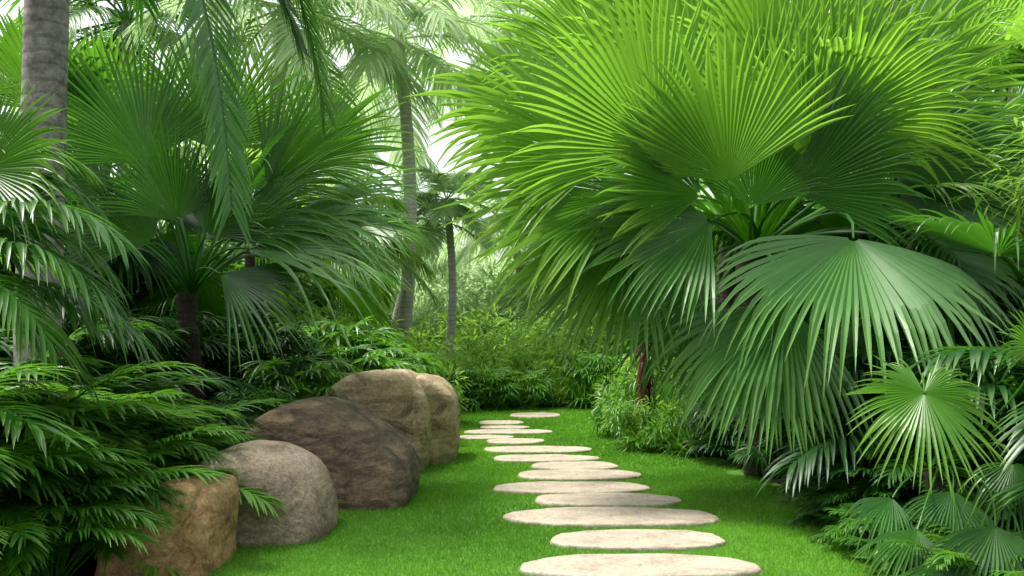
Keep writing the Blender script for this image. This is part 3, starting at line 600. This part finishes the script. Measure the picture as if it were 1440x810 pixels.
for (x, y, s) in [(-6, 14, 1.2), (-8.5, 13, 1.4), (-5.0, 17.5, 1.1), (3.6, 16.5, 1.0), (5.2, 14.5, 1.3)]:
    place('tall_bush', S_mass_mid[0], x, y, s, label='tall sunlit leafy bush', category='bush', group=TB['group'])
# --- right border
for (x, y, s, l) in [(2.45, 4.35, .5, S_fea_dark), (2.05, 4.9, .45, S_fea_dark), (2.5, 5.0, .8, S_fea_dark), (2.15, 5.5, .6, S_pal_dark), (2.9, 3.9, .7, S_fea_dark), (2.9, 4.4, .8, S_fea_dark), (2.3, 6.1, .7, S_pal_dark), (3.0, 5.0, 1.2, S_pal_dark), (2.6, 5.9, 1.0, S_pal_dark), (2.3, 6.7, .9, S_pal_dark), (2.1, 7.7, .8, S_pal_dark), (2.8, 7.6, 1.3, S_pal_dark), (2.15, 9.2, .9, S_pal_dark), (3.1, 6.5, 1.5, S_pal_dark), (2.2, 10.6, 1.1, S_pal_mid), (2.3, 12.2, 1.1, S_pal_lime), (2.2, 13.5, 1.1, S_pal_lime), (1.9, 11.2, .8, S_fea_mid)]:
    me = L_(l)
    place('lady_palm' if l in (S_pal_dark, S_pal_mid, S_pal_lime) else 'feather_palm_shrub', me, x, y, s, **(LP if l in (S_pal_dark, S_pal_mid, S_pal_lime) else FP))
for (x, y, s) in [(2.0, 3.65, .7), (2.0, 4.1, .65), (1.95, 4.55, .6), (2.3, 4.0, .8), (2.0, 5.2, .55), (2.6, 4.4, .9), (2.5, 3.6, .7), (2.15, 3.8, .8)]:
    place('fern', S_fern[0], x, y, s, label='low arching fern at the lawn edge', category='fern', group='ferns along the lawn edge')
for (x, y, s, q) in [(1.45, 8.5, .6, 1), (1.75, 8.2, .7, 1), (1.6, 9.2, 1.0, 1)]:
    place('strap_leaf_plant', S_strap[q], x, y, s, **SP)
for (x, y, s, q) in [(1.38, 8.75, .78, 0), (1.65, 9.9, 1.1, 1), (1.9, 8.6, .8, 1), (1.6, 10.6, 1.0, 0)]:
    place('evergreen_shrub', S_leaf_small[q], x, y, s, label='rounded light green shrub with small leaves beside the lawn', category='shrub', group=LS['group'])
for (x, y, s) in [(3.6, 4.8, 1.0), (4.3, 5.8, 1), (3.9, 7.2, .9), (3.4, 8.7, .8), (3.6, 10.8, .9), (5.0, 7.0, 1.2), (3.2, 5.9, .9)]:
    place('clumping_palm', L_(S_tall), x, y, s, **TP)
for (x, y, s) in [(5.4, 7.6, 1.2), (5.2, 9.2, 1.2), (4.8, 12, 1.2), (3.9, 12.8, .9), (7.2, 11, 1.5), (6.5, 8.5, 1.4), (4.9, 5.0, 1)]:
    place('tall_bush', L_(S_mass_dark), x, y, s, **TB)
# bright shrub at upper right edge
me = m_leafy(950, (.45, .45, 2.9), .14, .010, M_lime, .1, 22, zmin=2.0)
place('evergreen_shrub', me, 3.5, 5.4, 1.0, 0.0, label='tall thin shrub with sunlit yellow green pointed leaves', category='shrub')
# reddish dry leaf plant beside the palm
mb = MB(); K = 6; n = 110; s = np.linspace(0, 1, K)
az = rng.uniform(0, 6.28, n); H = np.stack([np.cos(az), np.sin(az), az*0], 1); z = rng.uniform(.3, 1.35, n)
C = (np.array([0, 0, 1])*z[:, None])[:, None]+(H[:, None]*(.16*s)[None, :, None]); C[..., 2] += .1*s-.45*s**2
wd = .012*(1-s**2); ribbons(mb, C, np.cross(H, UP)[:, None]*wd[None, :, None], UP*(wd*.3)[None, :, None], .6+rng.normal(0, .2, n), s)
tube(mb, [(0, 0, 0), (.02, 0, .7), (0, 0, 1.4)], [.05, .045, .03], 8)
tag(mkobj('cordyline', mb.mesh('cordyline', [M_red]), (1.4, 9.0, 0)), 'dark red brown shaggy stem standing beside the fan palm', 'plant')

# ------------------------------------------------------------ light
sun_el, sun_az = math.radians(68), math.radians(-72)   # azimuth measured from +Y towards +X
sv = Vector((math.sin(sun_az)*math.cos(sun_el), math.cos(sun_az)*math.cos(sun_el), math.sin(sun_el)))
w = bpy.data.worlds.new("World"); scene.world = w; w.use_nodes = True
nt = w.node_tree; bg = nt.nodes['Background']; sky = nt.nodes.new('ShaderNodeTexSky'); sky.sky_type = 'NISHITA'; sky.sun_disc = False
sky.sun_elevation = sun_el; sky.sun_rotation = sun_az; sky.dust_density = 5; sky.air_density = 1.0; sky.ozone_density = 1
hs = nt.nodes.new('ShaderNodeHueSaturation'); hs.inputs['Saturation'].default_value = .25; hs.inputs['Value'].default_value = 2.2
nt.links.new(sky.outputs[0], hs.inputs['Color']); nt.links.new(hs.outputs[0], bg.inputs['Color']); bg.inputs['Strength'].default_value = .15
sl = bpy.data.lights.new('sun', 'SUN'); sl.energy = 5.0; sl.angle = math.radians(8); sl.color = (1, .96, .86)
so = bpy.data.objects.new('sun', sl); COL.objects.link(so); so.rotation_euler = (-sv).to_track_quat('-Z', 'Y').to_euler()
cam = bpy.data.cameras.new('camera'); co = bpy.data.objects.new('camera', cam); COL.objects.link(co)
co.location = (0, 0, CAMH); co.rotation_euler = (math.radians(90), 0, 0); cam.lens = 30; cam.sensor_width = 36; cam.shift_y = 75/1440; cam.clip_end = 1500
scene.camera = co
scene.view_settings.view_transform = 'Standard'; scene.view_settings.look = 'None'; scene.view_settings.exposure = 0
